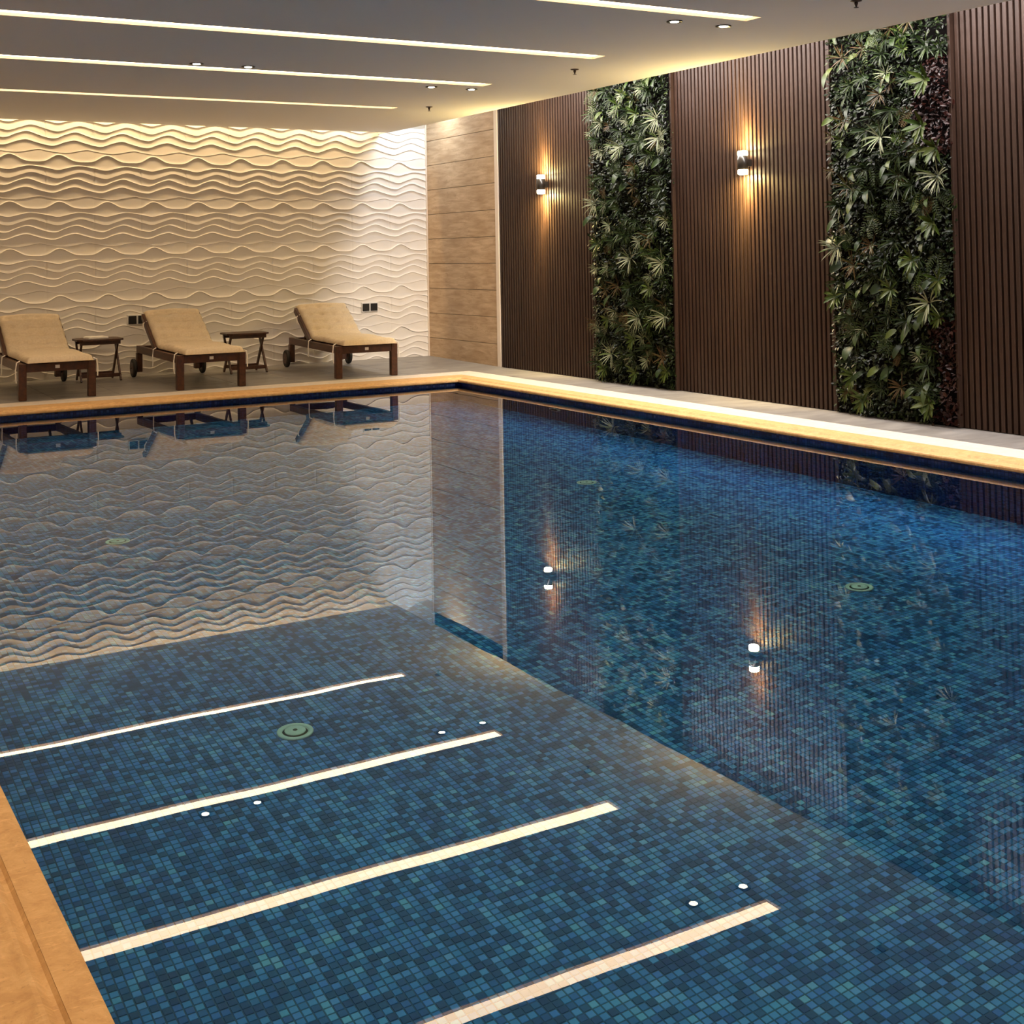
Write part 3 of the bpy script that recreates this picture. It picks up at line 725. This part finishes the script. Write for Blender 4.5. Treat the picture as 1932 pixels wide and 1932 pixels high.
def green_wall(yr, label, specials, seed, mix, red=None):
    rnd = random.Random(seed); y0, y1 = yr; zc = 3.10
    R = empty('green_wall', (0.0, (y0 + y1) / 2, 0.0)); tag(R, label, 'green wall', 'vertical plant walls')
    hw = (y1 - y0) / 2
    MB().box((-0.010, -hw, 0.01), (0.026, hw, 3.2)).build('backing_panel', M['black_back'], R)
    for sy in (-1, 1): MB().box((-0.035, sy * (hw + 0.012) - 0.011, 0.006), (0.026, sy * (hw + 0.012) + 0.011, 3.2), 0, 0.002).build('edge_board', M['slat'], R)
    def put(me, name, u, z, out, rot, sc_):
        o = bpy.data.objects.new(name, me); link(o, R)
        m = Matrix.Translation((-out, -u, z)) @ BASIS.to_4x4() @ Matrix.Rotation(rot, 4, 'Z') @ Matrix.Scale(sc_, 4)
        o.matrix_local = m; return o
    fm = MB()
    def small(u, z, n_, red_=False):
        a = rnd.uniform(0, 2 * pi); el = rnd.uniform(-.2, 1.2); L = rnd.uniform(.016, .048)
        d = Vector((cos(a) * cos(el), sin(a) * cos(el) - .2, sin(el) + .15))
        t = MB(); blade(t, (0, 0, 0), d, (0.1, .5, .8), L, L * rnd.uniform(.18, .34), .12, 2, 0, .2)
        fm.add([(-(n_ + q[2]), -(u + q[0]), z + q[1]) for q in t.v], t.f, 1 if red_ else 0)
    for k in range(13000):
        u = rnd.uniform(-hw - .005, hw + .025); z = rnd.uniform(0.02, zc); dens = sin(u * 9 + seed) + sin(z * 7 + u * 3) + sin(z * 17 - u * 5)
        rd = bool(red and red(u, z))
        small(u, z, rnd.uniform(.005, .055) + .02 * max(0, dens), rd)
    tag(fm.build('small_foliage', [M['leaf_fill'], M['leaf_red']], R, True), kind='stuff')
    for kind, num in mix.items():
        ms = dict(tuft=RG, bright=RY, bronze=RB, fern=FE, broad=BR, white=RW)[kind]
        nm = dict(tuft='leaf_tuft', bright='leaf_tuft', bronze='leaf_tuft', fern='fern_frond', broad='leaf', white='leaf_tuft')[kind]
        for k in range(num):
            for _ in range(20):
                u = rnd.uniform(-hw + .03, hw - .03); z = rnd.uniform(0.14, zc - 0.1)
                if not (red and red(u, z)): break
            s_ = rnd.uniform(.55, .95) if kind != 'white' else rnd.uniform(.45, .7)
            put(rnd.choice(ms), nm, u, z, rnd.uniform(.035, .085), rnd.uniform(-.9, .9) if kind in ('broad', 'fern') else rnd.uniform(-.5, .5), s_)
    for (me, u, z, s_) in specials: put(me, 'leaf_tuft' if me not in BR else 'leaf', u, z, 0.10, rnd.uniform(-.3, .3), s_)
    return R
def spec(L):
    pool = dict(W=RW, B=RB, Y=RY, S=RBIG, G=RG); out = []
    for k, (c, u, z) in enumerate(L): out.append((pool[c][k % len(pool[c])], u, max(z, 0.13), 1.0 if c in 'WS' else 0.9))
    return out
green_wall(G1, 'green wall of spiky dark and white variegated plants, next to the first wall lamp', spec([
    ('W', 0.54, 2.28), ('W', -0.06, 2.25), ('W', 0.52, 2.46), ('W', 0.07, 1.19), ('W', 0.56, 1.15), ('W', 0.18, 0.64), ('W', -0.26, 0.28), ('W', 0.58, 0.66), ('W', -0.50, 1.73),
    ('B', 0.14, 2.06), ('B', 0.37, 1.38), ('B', -0.15, 0.93), ('B', 0.53, 0.30), ('B', -0.55, 0.57), ('Y', -0.48, 1.34), ('Y', 0.09, 0.44), ('Y', -0.09, 2.65), ('Y', 0.20, 2.54), ('Y', -0.40, 0.06), ('Y', 0.12, 0.07), ('Y', 0.35, 0.92)]),
    21, dict(tuft=105, broad=30, fern=16, bright=14, bronze=14, white=46))
green_wall(G2, 'green wall of broad leaves and ferns with a burgundy edge, towards the right side', spec([
    ('W', 0.0, 2.06), ('W', 0.52, 1.74), ('W', -0.46, 1.26), ('W', 0.41, 0.86), ('S', 0.43, 2.43), ('S', 0.50, 1.94), ('S', 0.39, 2.11), ('S', 0.46, 1.42), ('S', 0.40, 0.17), ('G', 0.38, 0.42),
    ('B', -0.36, 2.69), ('B', 0.0, 2.37), ('B', -0.30, 1.13), ('B', 0.13, 0.25), ('Y', 0.26, 1.16), ('Y', -0.33, 0.30), ('Y', 0.06, 0.95), ('Y', 0.50, 1.02), ('Y', -0.50, 0.89), ('Y', -0.23, 0.03)]),
    22, dict(tuft=70, broad=80, fern=26, bright=10, bronze=10, white=6),
    red=lambda u, z: u > 0.36 + 0.1 * sin(z * 5) and (z < 0.75 or 1.9 < z < 2.6))
